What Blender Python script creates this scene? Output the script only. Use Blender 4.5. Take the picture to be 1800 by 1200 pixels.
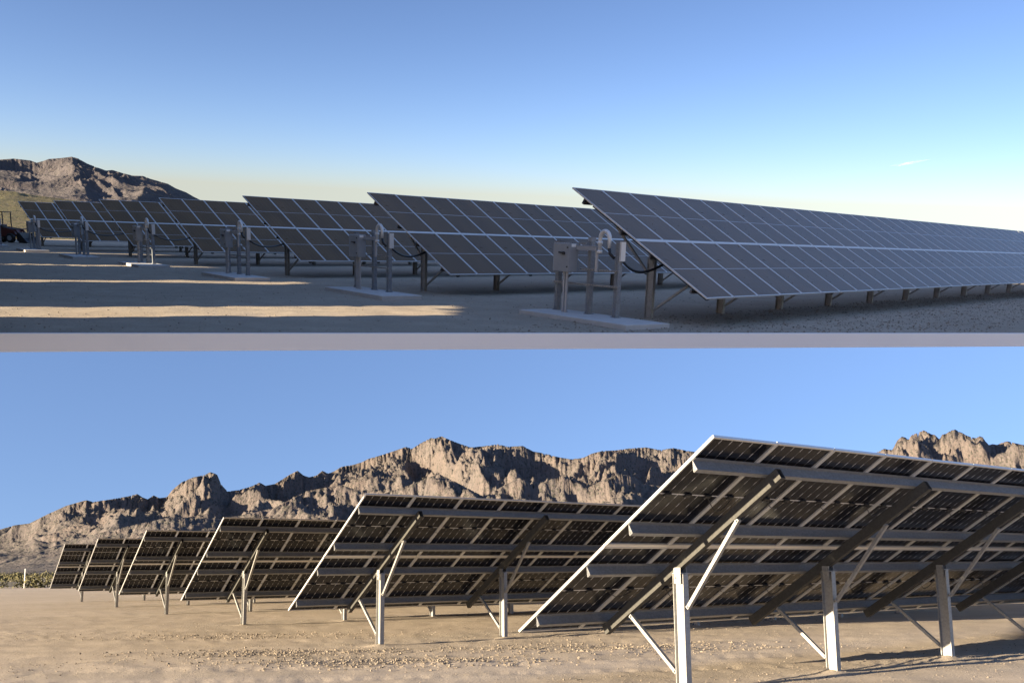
import bpy, math, random
import numpy as np
from mathutils import Matrix, Vector

for o in list(bpy.data.objects): bpy.data.objects.remove(o)
scene = bpy.context.scene
COL = scene.collection
rnd = random.Random(7)

# ------------------------------------------------------------------ camera
# The picture holds two views of one solar field: an upper terrace seen from the
# front of its arrays and a lower plain seen from behind them.
F_PX, PY = 1600.0, 760.0           # focal length and principal row in 1800x1200 pixels
H_LOW, H_UP = 1.67, 1.84           # eye height over the lower plain / the upper terrace

def plane_basis(yh, roll):
    a = math.atan((PY - yh) / F_PX)
    F = np.array([0, math.sin(a), math.cos(a)]); U = np.array([0, math.cos(a), -math.sin(a)]); R = np.array([1., 0, 0])
    return R*math.cos(roll) + U*math.sin(roll), F, U*math.cos(roll) - R*math.sin(roll)

RB, FB, UB = plane_basis(997.67, 0.00901)
RA, FA, UA = plane_basis(414.06, -0.03387)
CAM = np.array([0, 0, H_LOW])
def to_world(v):                    # camera axes (right, up, forward) -> world (right, forward, up of the plain)
    return np.array([v @ RB, v @ FB, v @ UB])
cam_x, cam_y, cam_z = (to_world(np.array(e, float)) for e in ((1, 0, 0), (0, 1, 0), (0, 0, 1)))
cam = bpy.data.cameras.new('camera')
cam_ob = bpy.data.objects.new('camera', cam); COL.objects.link(cam_ob)
m = Matrix.Identity(4)
for i in range(3):
    m[i][0], m[i][1], m[i][2], m[i][3] = cam_x[i], cam_y[i], -cam_z[i], CAM[i]
cam_ob.matrix_world = m
cam.sensor_width = 36.0; cam.lens = F_PX/1800.0*36.0
cam.shift_y = (PY - 600.0)/1800.0
cam.clip_start = 0.1; cam.clip_end = 30000
scene.camera = cam_ob

A_R, A_F, A_U = to_world(RA), to_world(FA), to_world(UA)
M_UP = Matrix.Identity(4)
o_up = CAM - A_U*H_UP
for i in range(3):
    M_UP[i][0], M_UP[i][1], M_UP[i][2], M_UP[i][3] = A_R[i], A_F[i], A_U[i], o_up[i]
M_LOW = Matrix.Identity(4)

# ------------------------------------------------------------------ sun, sky, exposure
SUN_AZ, SUN_EL = math.radians(-119), math.radians(8.0)
sun_dir = np.array([math.sin(SUN_AZ)*math.cos(SUN_EL), math.cos(SUN_AZ)*math.cos(SUN_EL), math.sin(SUN_EL)])
sd = bpy.data.lights.new('sun', 'SUN'); sd.energy = 4.6; sd.angle = math.radians(0.53); sd.color = (1.0, 0.82, 0.58)
so = bpy.data.objects.new('sun', sd); COL.objects.link(so)
so.rotation_euler = Vector(sun_dir).to_track_quat('Z', 'Y').to_euler()
so.location = (-60, -40, 40)

world = bpy.data.worlds.new('World'); scene.world = world; world.use_nodes = True
wt = world.node_tree; wt.nodes.clear()
def wn(t, **k):
    n = wt.nodes.new(t)
    for a, b in k.items(): setattr(n, a, b)
    return n
def wmath(op, a, b=None, c=None):
    n = wn('ShaderNodeMath', operation=op)
    for i, v in enumerate((a, b, c)):
        if v is None: continue
        if isinstance(v, (int, float)): n.inputs[i].default_value = v
        else: wt.links.new(v, n.inputs[i])
    return n.outputs[0]
tc = wn('ShaderNodeTexCoord')
nrm = wn('ShaderNodeVectorMath', operation='NORMALIZE'); wt.links.new(tc.outputs['Generated'], nrm.inputs[0])
sep = wn('ShaderNodeSeparateXYZ'); wt.links.new(nrm.outputs[0], sep.inputs[0])
dot = wn('ShaderNodeVectorMath', operation='DOT_PRODUCT'); wt.links.new(nrm.outputs[0], dot.inputs[0])
dot.inputs[1].default_value = tuple(A_U)
eA, eB = dot.outputs['Value'], sep.outputs['Z']
zA = wmath('MINIMUM', wmath('MAXIMUM', wmath('MULTIPLY_ADD', eA, 1.6, -0.036), 0.031), 0.33)       # sky over the terrace's own horizon
zB = wmath('MAXIMUM', wmath('MULTIPLY_ADD', eB, 0.7, 0.16), 0.03)        # sky over the plain's horizon
mr = wn('ShaderNodeMapRange', interpolation_type='SMOOTHSTEP'); wt.links.new(eA, mr.inputs['Value'])
mr.inputs['From Min'].default_value = -0.075; mr.inputs['From Max'].default_value = -0.02
mixz = wn('ShaderNodeMix', data_type='FLOAT'); wt.links.new(mr.outputs[0], mixz.inputs[0])
wt.links.new(zB, mixz.inputs[2]); wt.links.new(zA, mixz.inputs[3])
comb = wn('ShaderNodeCombineXYZ'); wt.links.new(sep.outputs['X'], comb.inputs[0]); wt.links.new(sep.outputs['Y'], comb.inputs[1]); wt.links.new(mixz.outputs[0], comb.inputs[2])
nr2 = wn('ShaderNodeVectorMath', operation='NORMALIZE'); wt.links.new(comb.outputs[0], nr2.inputs[0])
sky = wn('ShaderNodeTexSky', sky_type='NISHITA', sun_disc=False, sun_elevation=SUN_EL, sun_rotation=SUN_AZ,
         altitude=1300.0, air_density=1.0, dust_density=1.6, ozone_density=3.0)
wt.links.new(nr2.outputs[0], sky.inputs['Vector'])
bg = wn('ShaderNodeBackground'); tint = wn('ShaderNodeMix', data_type='RGBA', blend_type='MULTIPLY'); tint.inputs[0].default_value = 1.0
wt.links.new(sky.outputs[0], tint.inputs[6]); tint.inputs[7].default_value = (1.18, 0.965, 1.03, 1)
wt.links.new(tint.outputs[2], bg.inputs['Color']); bg.inputs['Strength'].default_value = 0.061
wo = wn('ShaderNodeOutputWorld'); wt.links.new(bg.outputs[0], wo.inputs['Surface'])

scene.view_settings.view_transform = 'Standard'; scene.view_settings.look = 'None'
scene.view_settings.gamma = 1.0; scene.view_settings.use_curve_mapping = False
scene.view_settings.exposure = 2.22
scene.render.resolution_x, scene.render.resolution_y = 1024, 682

# ------------------------------------------------------------------ materials
def mat(name, color, rough=0.6, metal=0.0, spec=0.5):
    mt = bpy.data.materials.new(name); mt.use_nodes = True
    p = mt.node_tree.nodes['Principled BSDF']
    p.inputs['Base Color'].default_value = (*color, 1); p.inputs['Roughness'].default_value = rough
    p.inputs['Metallic'].default_value = metal; p.inputs['Specular IOR Level'].default_value = spec
    return mt
class NT:
    def __init__(s, mt): s.t = mt.node_tree; s.p = s.t.nodes['Principled BSDF']
    def n(s, t, **k):
        x = s.t.nodes.new(t)
        for a, b in k.items(): setattr(x, a, b)
        return x
    def l(s, a, b): s.t.links.new(a, b)
    def val(s, sock, v):
        if isinstance(v, (int, float)): sock.default_value = v
        elif isinstance(v, tuple): sock.default_value = v
        else: s.l(v, sock)
    def m(s, op, a, b=None, c=None, clamp=False):
        x = s.n('ShaderNodeMath', operation=op, use_clamp=clamp)
        for i, v in enumerate((a, b, c)):
            if v is not None: s.val(x.inputs[i], v)
        return x.outputs[0]
    def coord(s, kind='Object'): return s.n('ShaderNodeTexCoord').outputs[kind]
    def noise(s, vec, scale, detail=4, rough=0.55, dist=0.0):
        x = s.n('ShaderNodeTexNoise'); s.l(vec, x.inputs['Vector'])
        x.inputs['Scale'].default_value = scale; x.inputs['Detail'].default_value = detail
        x.inputs['Roughness'].default_value = rough; x.inputs['Distortion'].default_value = dist
        return x.outputs['Fac']
    def voro(s, vec, scale, feature='F1', out='Distance'):
        x = s.n('ShaderNodeTexVoronoi', feature=feature); s.l(vec, x.inputs['Vector']); x.inputs['Scale'].default_value = scale
        return x.outputs[out]
    def scaled(s, vec, sc):
        x = s.n('ShaderNodeMapping'); s.l(vec, x.inputs['Vector']); x.inputs['Scale'].default_value = sc
        return x.outputs[0]
    def ramp(s, fac, stops):
        x = s.n('ShaderNodeValToRGB'); s.l(fac, x.inputs[0]); e = x.color_ramp.elements
        while len(e) > 1: e.remove(e[0])
        e[0].position = stops[0][0]; e[0].color = (*stops[0][1], 1)
        for pos, c in stops[1:]:
            q = e.new(pos); q.color = (*c, 1)
        return x.outputs[0]
    def mix(s, fac, a, b, mode='MIX'):
        x = s.n('ShaderNodeMix', data_type='RGBA', blend_type=mode)
        s.val(x.inputs[0], fac)
        for i, v in ((6, a), (7, b)): s.val(x.inputs[i], (*v, 1) if isinstance(v, tuple) else v)
        return x.outputs[2]
    def bump(s, h, strength, dist):
        x = s.n('ShaderNodeBump'); s.l(h, x.inputs['Height']); x.inputs['Strength'].default_value = strength; x.inputs['Distance'].default_value = dist
        s.l(x.outputs[0], s.p.inputs['Normal'])
    def color(s, c): s.l(c, s.p.inputs['Base Color'])

def cell_material(name, back):
    mt = mat(name, (0.012, 0.013, 0.018), 0.16 if back else 0.30, 0.0, 0.16 if back else 0.09); T = NT(mt)
    sp = T.n('ShaderNodeSeparateXYZ'); T.l(T.coord(), sp.inputs[0]); x, y = sp.outputs[0], sp.outputs[1]
    fx = T.m('FRACT', T.m('ADD', T.m('DIVIDE', x, 0.182), 0.0))                # six cell columns
    dx = T.m('ABSOLUTE', T.m('SUBTRACT', fx, 0.5))                             # 0.5 at the column gap (x = k * 0.182)
    gap = T.m('GREATER_THAN', dx, 0.5 - (0.026 if back else 0.016))
    inside = T.m('LESS_THAN', T.m('ABSOLUTE', x), 0.53)
    gap = T.m('MULTIPLY', gap, inside)
    fy = T.m('FRACT', T.m('DIVIDE', y, 0.182))
    dash = T.m('GREATER_THAN', T.m('ABSOLUTE', T.m('SUBTRACT', fy, 0.5)), 0.30 if back else 0.34)
    gap_soft = T.m('MULTIPLY', gap, T.m('MULTIPLY_ADD', dash, 0.80 if back else 0.35, 0.20 if back else 0.30))
    fine = T.m('FRACT', T.m('DIVIDE', x, 0.0182)); bus = T.m('GREATER_THAN', T.m('ABSOLUTE', T.m('SUBTRACT', fine, 0.5)), 0.46)
    midl = T.m('LESS_THAN', T.m('ABSOLUTE', T.m('SUBTRACT', y, 1.139)), 0.011 if back else 0.0085)
    rim = T.m('GREATER_THAN', T.m('ABSOLUTE', x), 0.5455)
    info = T.n('ShaderNodeObjectInfo')
    base = T.mix(info.outputs['Random'], (0.004, 0.005, 0.010) if back else (0.011, 0.010, 0.011), (0.008, 0.009, 0.014) if back else (0.022, 0.018, 0.017))
    if not back:
        off = T.n('ShaderNodeVectorMath', operation='ADD'); cx = T.n('ShaderNodeCombineXYZ')
        for q in range(3): T.l(T.m('MULTIPLY', info.outputs['Random'], 37.0 + 11*q), cx.inputs[q])
        T.l(T.scaled(T.coord(), (1, 0.4, 1)), off.inputs[0]); T.l(cx.outputs[0], off.inputs[1])
        dust = T.noise(off.outputs[0], 2.0, 5)
        base = T.mix(T.m('MULTIPLY_ADD', dust, 0.12, 0.105), base, (0.74, 0.43, 0.15))
    base = T.mix(T.m('MULTIPLY', bus, 0.10), base, (0.3, 0.3, 0.32))
    base = T.mix(gap_soft, base, (0.62, 0.62, 0.62) if back else (0.30, 0.29, 0.29))
    base = T.mix(midl, base, (0.55, 0.55, 0.56))
    base = T.mix(T.m('MULTIPLY', rim, 0.4), base, (0.3, 0.3, 0.3))
    T.color(base)
    r = T.noise(T.coord(), 3.0, 3)
    T.l(T.m('MULTIPLY_ADD', r, 0.10, 0.12 if back else 0.24), T.p.inputs['Roughness'])
    return mt
M_FRONT = cell_material('cells_front', False); M_BACK = cell_material('cells_back', True)

M_ALU = mat('aluminium', (0.64, 0.63, 0.60), 0.45, 0.35)
M_SEAM = mat('bright_aluminium', (0.80, 0.76, 0.69), 0.5, 0.2)
def steel_material(name, dark, light, rough=0.5):
    mt = mat(name, light, rough, 0.55); T = NT(mt); c = T.coord('Object')
    sp = T.voro(c, 38, out='Color'); s2 = T.n('ShaderNodeSeparateXYZ'); T.l(sp, s2.inputs[0])
    n1 = T.noise(c, 5.0, 5, 0.65)
    f = T.m('MULTIPLY_ADD', s2.outputs[0], 0.45, T.m('MULTIPLY', n1, 0.6), clamp=True)
    T.color(T.mix(f, dark, light)); T.l(T.m('MULTIPLY_ADD', n1, 0.3, rough - 0.12), T.p.inputs['Roughness'])
    return mt
M_STEEL = steel_material('galvanised_steel', (0.25, 0.25, 0.24), (0.42, 0.415, 0.395))
M_PURLIN = steel_material('galvanised_sheet', (0.20, 0.205, 0.21), (0.34, 0.345, 0.345), 0.5)
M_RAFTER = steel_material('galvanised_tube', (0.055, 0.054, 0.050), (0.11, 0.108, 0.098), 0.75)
M_GALV = steel_material('weathered_galvanised', (0.15, 0.17, 0.19), (0.29, 0.315, 0.34), 0.45)
M_BLACK = mat('black_rubber', (0.012, 0.012, 0.013), 0.45)
M_DARK = mat('dark_plastic', (0.02, 0.02, 0.022), 0.5)
M_BOX = mat('grey_enamel', (0.40, 0.40, 0.40), 0.42); T = NT(M_BOX)
T.color(T.mix(T.noise(T.coord(), 6, 5), (0.22, 0.24, 0.255), (0.30, 0.315, 0.325)))
M_CONDUIT = mat('grey_conduit', (0.36, 0.37, 0.38), 0.4, 0.3)
M_LABEL = mat('white_sticker', (0.75, 0.75, 0.73), 0.5)
M_PAD = mat('pad_concrete', (0.46, 0.45, 0.42), 0.9); T = NT(M_PAD); c = T.coord()
T.color(T.mix(T.noise(c, 3.5, 6, 0.65), (0.34, 0.33, 0.31), (0.56, 0.55, 0.52))); T.bump(T.noise(c, 60, 3), 0.25, 0.01)
M_EDGE = mat('pale_concrete', (0.84, 0.84, 0.83), 0.85); T = NT(M_EDGE); c = T.coord()
T.color(T.mix(T.noise(c, 0.8, 6, 0.6), (0.80, 0.80, 0.79), (0.86, 0.86, 0.85))); T.bump(T.noise(c, 25, 4), 0.15, 0.01)

def ground_material(name, dark, mid, light, stone, tint):
    mt = mat(name, mid, 0.95, 0, 0.2); T = NT(mt); c = T.coord('Object')
    big = T.noise(c, 0.16, 5, 0.6, 0.6); med = T.noise(c, 1.3, 5, 0.6); fine = T.noise(c, 22, 4, 0.7)
    track = T.noise(T.scaled(c, (0.25, 1.6, 1)), 0.55, 4, 0.55, 0.4)
    col = T.ramp(T.m('MULTIPLY_ADD', med, 0.55, T.m('MULTIPLY', big, 0.45)), [(0.34, dark), (0.5, mid), (0.66, light)])
    col = T.mix(T.ramp(track, [(0.46, (0, 0, 0)), (0.62, (0.55, 0.55, 0.55))]), col, tint)
    v = T.n('ShaderNodeTexVoronoi'); T.l(c, v.inputs['Vector']); v.inputs['Scale'].default_value = 26
    sv = T.n('ShaderNodeSeparateXYZ'); T.l(v.outputs['Color'], sv.inputs[0])
    stones = T.m('MULTIPLY', T.m('GREATER_THAN', sv.outputs[0], 0.55), T.m('LESS_THAN', v.outputs['Distance'], 0.33))
    patch = T.m('MULTIPLY', T.ramp(T.noise(c, 0.5, 4, 0.6), [(0.42, (0, 0, 0)), (0.62, (1, 1, 1))]), 0.75)
    col = T.mix(T.m('MULTIPLY', stones, T.m('ADD', patch, 0.15, clamp=True)), col, T.mix(sv.outputs[1], stone, light))
    col = T.mix(0.45, col, T.ramp(fine, [(0.3, tuple(0.72*q for q in dark)), (0.7, light)]), 'MIX')
    T.color(col)
    h = T.m('MULTIPLY_ADD', stones, 0.6, T.m('MULTIPLY', fine, 0.7)); T.bump(h, 0.5, 0.03)
    return mt
M_SAND = ground_material('desert_sand', (0.38, 0.32, 0.25), (0.49, 0.415, 0.33), (0.57, 0.49, 0.395), (0.22, 0.195, 0.155), (0.37, 0.31, 0.225))
M_YARD = ground_material('yard_gravel', (0.25, 0.205, 0.15), (0.33, 0.275, 0.205), (0.44, 0.375, 0.285), (0.17, 0.15, 0.13), (0.28, 0.24, 0.185))

def rock_material(name, dark_rock, pale_rock, red, green, scale=1.0, veg=0.5):  # two rock tones, darker and paler, mixed by noise
    mt = mat(name, pale_rock, 0.95, 0, 0.15); T = NT(mt); c = T.coord('Object')
    geo = T.n('ShaderNodeNewGeometry'); s = T.n('ShaderNodeSeparateXYZ'); T.l(geo.outputs['Normal'], s.inputs[0])
    big = T.noise(c, 0.006*scale, 6, 0.62, 1.0); med = T.noise(T.scaled(c, (1, 1, 0.35)), 0.03*scale, 6, 0.65, 0.8); fine = T.noise(c, 0.13*scale, 5, 0.7)
    rock = T.mix(T.ramp(med, [(0.36, (0, 0, 0)), (0.64, (1, 1, 1))]), dark_rock, pale_rock)
    rock = T.mix(T.m('MULTIPLY', T.ramp(big, [(0.42, (0, 0, 0)), (0.62, (1, 1, 1))]), 0.6), rock, red)
    rock = T.mix(T.m('MULTIPLY', T.m('LESS_THAN', fine, 0.43), 0.45), rock, dark_rock)
    vg = T.m('MULTIPLY', T.ramp(s.outputs[2], [(0.55, (0, 0, 0)), (0.85, (1, 1, 1))]), T.ramp(T.m('MULTIPLY_ADD', fine, 0.6, T.m('MULTIPLY', med, 0.5)), [(0.46, (0, 0, 0)), (0.6, (1, 1, 1))]))
    rock = T.mix(T.m('MULTIPLY', vg, veg), rock, green)
    vd = T.n('ShaderNodeTexVoronoi'); T.l(c, vd.inputs['Vector']); vd.inputs['Scale'].default_value = 0.15*scale
    sv = T.n('ShaderNodeSeparateXYZ'); T.l(vd.outputs['Color'], sv.inputs[0])
    dots = T.m('MULTIPLY', T.m('LESS_THAN', vd.outputs['Distance'], 0.42), T.m('GREATER_THAN', sv.outputs[0], T.m('SUBTRACT', 1.0, med)))
    T.color(T.mix(T.m('MULTIPLY', dots, 0.8), rock, green))
    T.bump(T.m('MULTIPLY_ADD', fine, 0.6, med), 1.0, 10.0/scale)
    return mt
M_ROCK = rock_material('granite', (0.105, 0.092, 0.086), (0.155, 0.132, 0.118), (0.158, 0.124, 0.105), (0.07, 0.068, 0.056))
M_ROCK_UP = rock_material('hazed_rock', (0.075, 0.068, 0.070), (0.095, 0.084, 0.083), (0.095, 0.08, 0.076), (0.07, 0.066, 0.058))  # dark rock greyed to mauve, haze put into its colour
M_SCRUBLAND = rock_material('scrub_slope', (0.10, 0.085, 0.045), (0.16, 0.13, 0.075), (0.18, 0.13, 0.085), (0.08, 0.08, 0.035), 6.0, 0.8)
def leaf_material(name, a, b):
    mt = mat(name, a, 0.85, 0, 0.15); T = NT(mt); T.color(T.mix(T.noise(T.coord(), 0.7, 4), a, b)); return mt
M_LEAF = leaf_material('creosote', (0.07, 0.07, 0.035), (0.17, 0.15, 0.075))
M_PEBBLE = mat('pebbles', (0.3, 0.26, 0.2), 0.9); T = NT(M_PEBBLE)
T.color(T.ramp(T.voro(T.coord(), 9, out='Color'), [(0.1, (0.12, 0.105, 0.085)), (0.5, (0.20, 0.165, 0.125)), (0.9, (0.30, 0.25, 0.19))]))
M_MAROON = mat('maroon_paint', (0.10, 0.022, 0.016), 0.45)
M_WHITE = mat('white_paint', (0.75, 0.74, 0.72), 0.6)
M_FABRIC = mat('black_fabric', (0.012, 0.012, 0.014), 0.9)
M_WOOD = mat('grey_wood', (0.30, 0.25, 0.19), 0.9)

# ------------------------------------------------------------------ mesh helpers
class MB:
    def __init__(s): s.v = []; s.f = []; s.mi = []
    def add(s, verts, faces, mi=0):
        n = len(s.v); s.v += [tuple(p) for p in verts]; s.f += [tuple(i + n for i in f) for f in faces]; s.mi += [mi]*len(faces); return s
    def box(s, c, d, mi=0):
        x, y, z = c; a, b, e = d[0]/2, d[1]/2, d[2]/2
        return s.add([(x+i*a, y+j*b, z+k*e) for k in (-1, 1) for j in (-1, 1) for i in (-1, 1)],
                     [(0, 2, 3, 1), (4, 5, 7, 6), (0, 1, 5, 4), (2, 6, 7, 3), (0, 4, 6, 2), (1, 3, 7, 5)], mi)
    def prism(s, prof, p0, p1, ax, ay, mi=0, caps=True):
        n = len(prof); p0, p1, ax, ay = (Vector(q) for q in (p0, p1, ax, ay))
        vs = [p0 + ax*a + ay*b for a, b in prof] + [p1 + ax*a + ay*b for a, b in prof]
        fs = [(i, (i+1) % n, n + (i+1) % n, n+i) for i in range(n)]
        if caps: fs += [tuple(range(n-1, -1, -1)), tuple(range(n, 2*n))]
        return s.add(vs, fs, mi)
    def bar(s, p0, p1, w, h, side=(1, 0, 0), mi=0):
        p0, p1 = Vector(p0), Vector(p1); d = (p1-p0).normalized(); ax = Vector(side); ax = (ax - d*ax.dot(d)).normalized(); ay = d.cross(ax)
        return s.prism([(-w/2, -h/2), (w/2, -h/2), (w/2, h/2), (-w/2, h/2)], p0, p1, ax, ay, mi)
    def tube(s, pts, r, n=10, mi=0, caps=True):
        pts = [Vector(p) for p in pts]; rings = []; k = len(pts); rs = r if isinstance(r, (list, tuple)) else [r]*k
        ref = None
        for i, p in enumerate(pts):
            d = (pts[min(i+1, k-1)] - pts[max(i-1, 0)]).normalized()
            if ref is None: ref = Vector((0, 0, 1)) if abs(d.z) < 0.9 else Vector((1, 0, 0))
            a = (ref - d*ref.dot(d)).normalized(); b = d.cross(a); ref = a
            rings.append([p + (a*math.cos(t*2*math.pi/n) + b*math.sin(t*2*math.pi/n))*rs[i] for t in range(n)])
        fs = []
        for i in range(k-1):
            for t in range(n): fs.append((i*n+t, i*n+(t+1) % n, (i+1)*n+(t+1) % n, (i+1)*n+t))
        if caps: fs += [tuple(range(n-1, -1, -1)), tuple(range((k-1)*n, k*n))]
        return s.add([q for r_ in rings for q in r_], fs, mi)
    def mesh(s, name, mats, smooth=False):
        me = bpy.data.meshes.new(name); me.from_pydata([tuple(p) for p in s.v], [], s.f)
        for q in (mats if isinstance(mats, (list, tuple)) else [mats]): me.materials.append(q)
        if len(me.materials) > 1: me.polygons.foreach_set('material_index', s.mi)
        if smooth: me.polygons.foreach_set('use_smooth', [True]*len(me.polygons))
        me.update(); return me

def link(name, data, parent=None, loc=(0, 0, 0), rot=(0, 0, 0)):
    o = bpy.data.objects.new(name, data); COL.objects.link(o)
    if parent is not None: o.parent = parent
    o.location = loc; o.rotation_euler = rot
    return o
def tag(o, label, cat, group=None, kind=None):
    if label: o['label'] = label
    if cat: o['category'] = cat
    if group: o['group'] = group
    if kind: o['kind'] = kind
    return o
def place(o, M, loc=(0, 0, 0), rz=0.0):
    o.matrix_world = M @ Matrix.Translation(loc) @ Matrix.Rotation(rz, 4, 'Z'); return o
def thing(name, M, loc, rz, label, cat, group=None):
    return tag(place(link(name, None), M, loc, rz), label, cat, group)

# numpy noise ---------------------------------------------------------------
def _h(ix, iy, seed):
    n = (ix.astype(np.int64)*374761393 + iy.astype(np.int64)*668265263 + seed*974711) & 0xffffffff
    n = ((n ^ (n >> 13))*1274126177) & 0xffffffff
    return ((n ^ (n >> 16)) & 0xffff)/65535.0
def vnoise(x, y, seed=0):
    ix, iy = np.floor(x), np.floor(y); fx, fy = x-ix, y-iy
    gx = fx*fx*fx*(fx*(fx*6-15)+10); gy = fy*fy*fy*(fy*(fy*6-15)+10)
    def g(dx, dy):
        a = _h(ix+dx, iy+dy, seed)*2*np.pi; return np.cos(a)*(fx-dx) + np.sin(a)*(fy-dy)
    a = g(0, 0)*(1-gx) + g(1, 0)*gx; b = g(0, 1)*(1-gx) + g(1, 1)*gx
    return (a*(1-gy) + b*gy)*1.5
def fbm(x, y, oct=5, seed=0, gain=0.5, ridged=False):
    t = np.zeros_like(x); a = 1.0; s = 0.0; f = 1.0
    for i in range(oct):
        n = vnoise(x*f + 17.3*i, y*f - 9.1*i, seed+i)
        t += a*((1-np.abs(n)*2)**2 if ridged else n); s += a; a *= gain; f *= 2.07
    return t/s
def grid_mesh(name, V, mats, smooth=True):
    ny, nx, _ = V.shape; me = bpy.data.meshes.new(name)
    idx = np.arange(ny*nx).reshape(ny, nx)
    q = np.stack([idx[:-1, :-1], idx[:-1, 1:], idx[1:, 1:], idx[1:, :-1]], -1).reshape(-1, 4)
    me.vertices.add(ny*nx); me.vertices.foreach_set('co', V.reshape(-1).astype(np.float32))
    me.loops.add(q.size); me.loops.foreach_set('vertex_index', q.reshape(-1).astype(np.int32))
    me.polygons.add(len(q)); me.polygons.foreach_set('loop_start', (np.arange(len(q))*4).astype(np.int32))
    me.polygons.foreach_set('use_smooth', np.full(len(q), smooth))
    me.materials.append(mats); me.update(calc_edges=True); me.validate(); return me

# ------------------------------------------------------------------ the lower plain
POSTS_LOW = []
for k_ in range(3):
    for i_ in range(5):
        u_, v_ = 1.36 + 3.33*i_, 1.98; a_ = 0.95487
        POSTS_LOW.append((0.08712 + k_*(math.sin(a_)*0.17884 - math.cos(a_)*9.38489) + u_*math.sin(a_) + v_*math.cos(a_),
                          13.65091 + k_*(math.cos(a_)*0.17884 + math.sin(a_)*9.38489) + u_*math.cos(a_) - v_*math.sin(a_)))
def low_height(x, y):
    r = np.hypot(x, y); near = np.clip((90-r)/60, 0, 1)
    h = 0.035*fbm(x/5.0, y/5.0, 4, 3) + 0.022*fbm(x/0.9, y/0.9, 4, 5)
    ruts = 0.03*np.sin((x*0.52 - y*0.85)*3.3 + 2*fbm(x/6, y/6, 3, 9))*np.clip(fbm(x/9, y/7, 3, 21)*2, 0, 1)
    for a0, b0, c0 in ((14.9, 0.16, 0.004), (16.6, 0.16, 0.004), (21.5, -0.12, 0.006), (23.2, -0.12, 0.006)):
        d = (y - (a0 + b0*x + c0*x*x))/0.16
        h = h - 0.022*np.exp(-d**4)*(0.75+0.25*np.sin(x*21)) + 0.014*np.exp(-((np.abs(d)-1.5)/0.5)**2)
    for px_, py_ in POSTS_LOW:
        h = h + 0.045*np.exp(-(np.hypot(x-px_, y-py_)/0.24)**2)
    return (h + ruts)*near
az = np.concatenate([np.linspace(-180, -42, 70)[:-1], np.linspace(-42, 42, 420), np.linspace(42, 180, 70)[1:]])
rr = np.concatenate([np.geomspace(1.5, 120, 330), np.geomspace(125, 2600, 60)])
Az, Rr = np.meshgrid(np.radians(az), rr); X, Y = Rr*np.sin(Az), Rr*np.cos(Az)
Rl = np.where(np.abs(Az) > 1.25, np.minimum(Rr, 40 + Rr*0.1), Rr); X, Y = Rl*np.sin(Az), Rl*np.cos(Az)
V = np.stack([X, Y, low_height(X, Y)], -1)[::-1]
tag(link('ground', grid_mesh('ground', V, M_SAND)), 'pale tan desert ground under the lower view\'s arrays', None, kind='structure')

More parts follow.
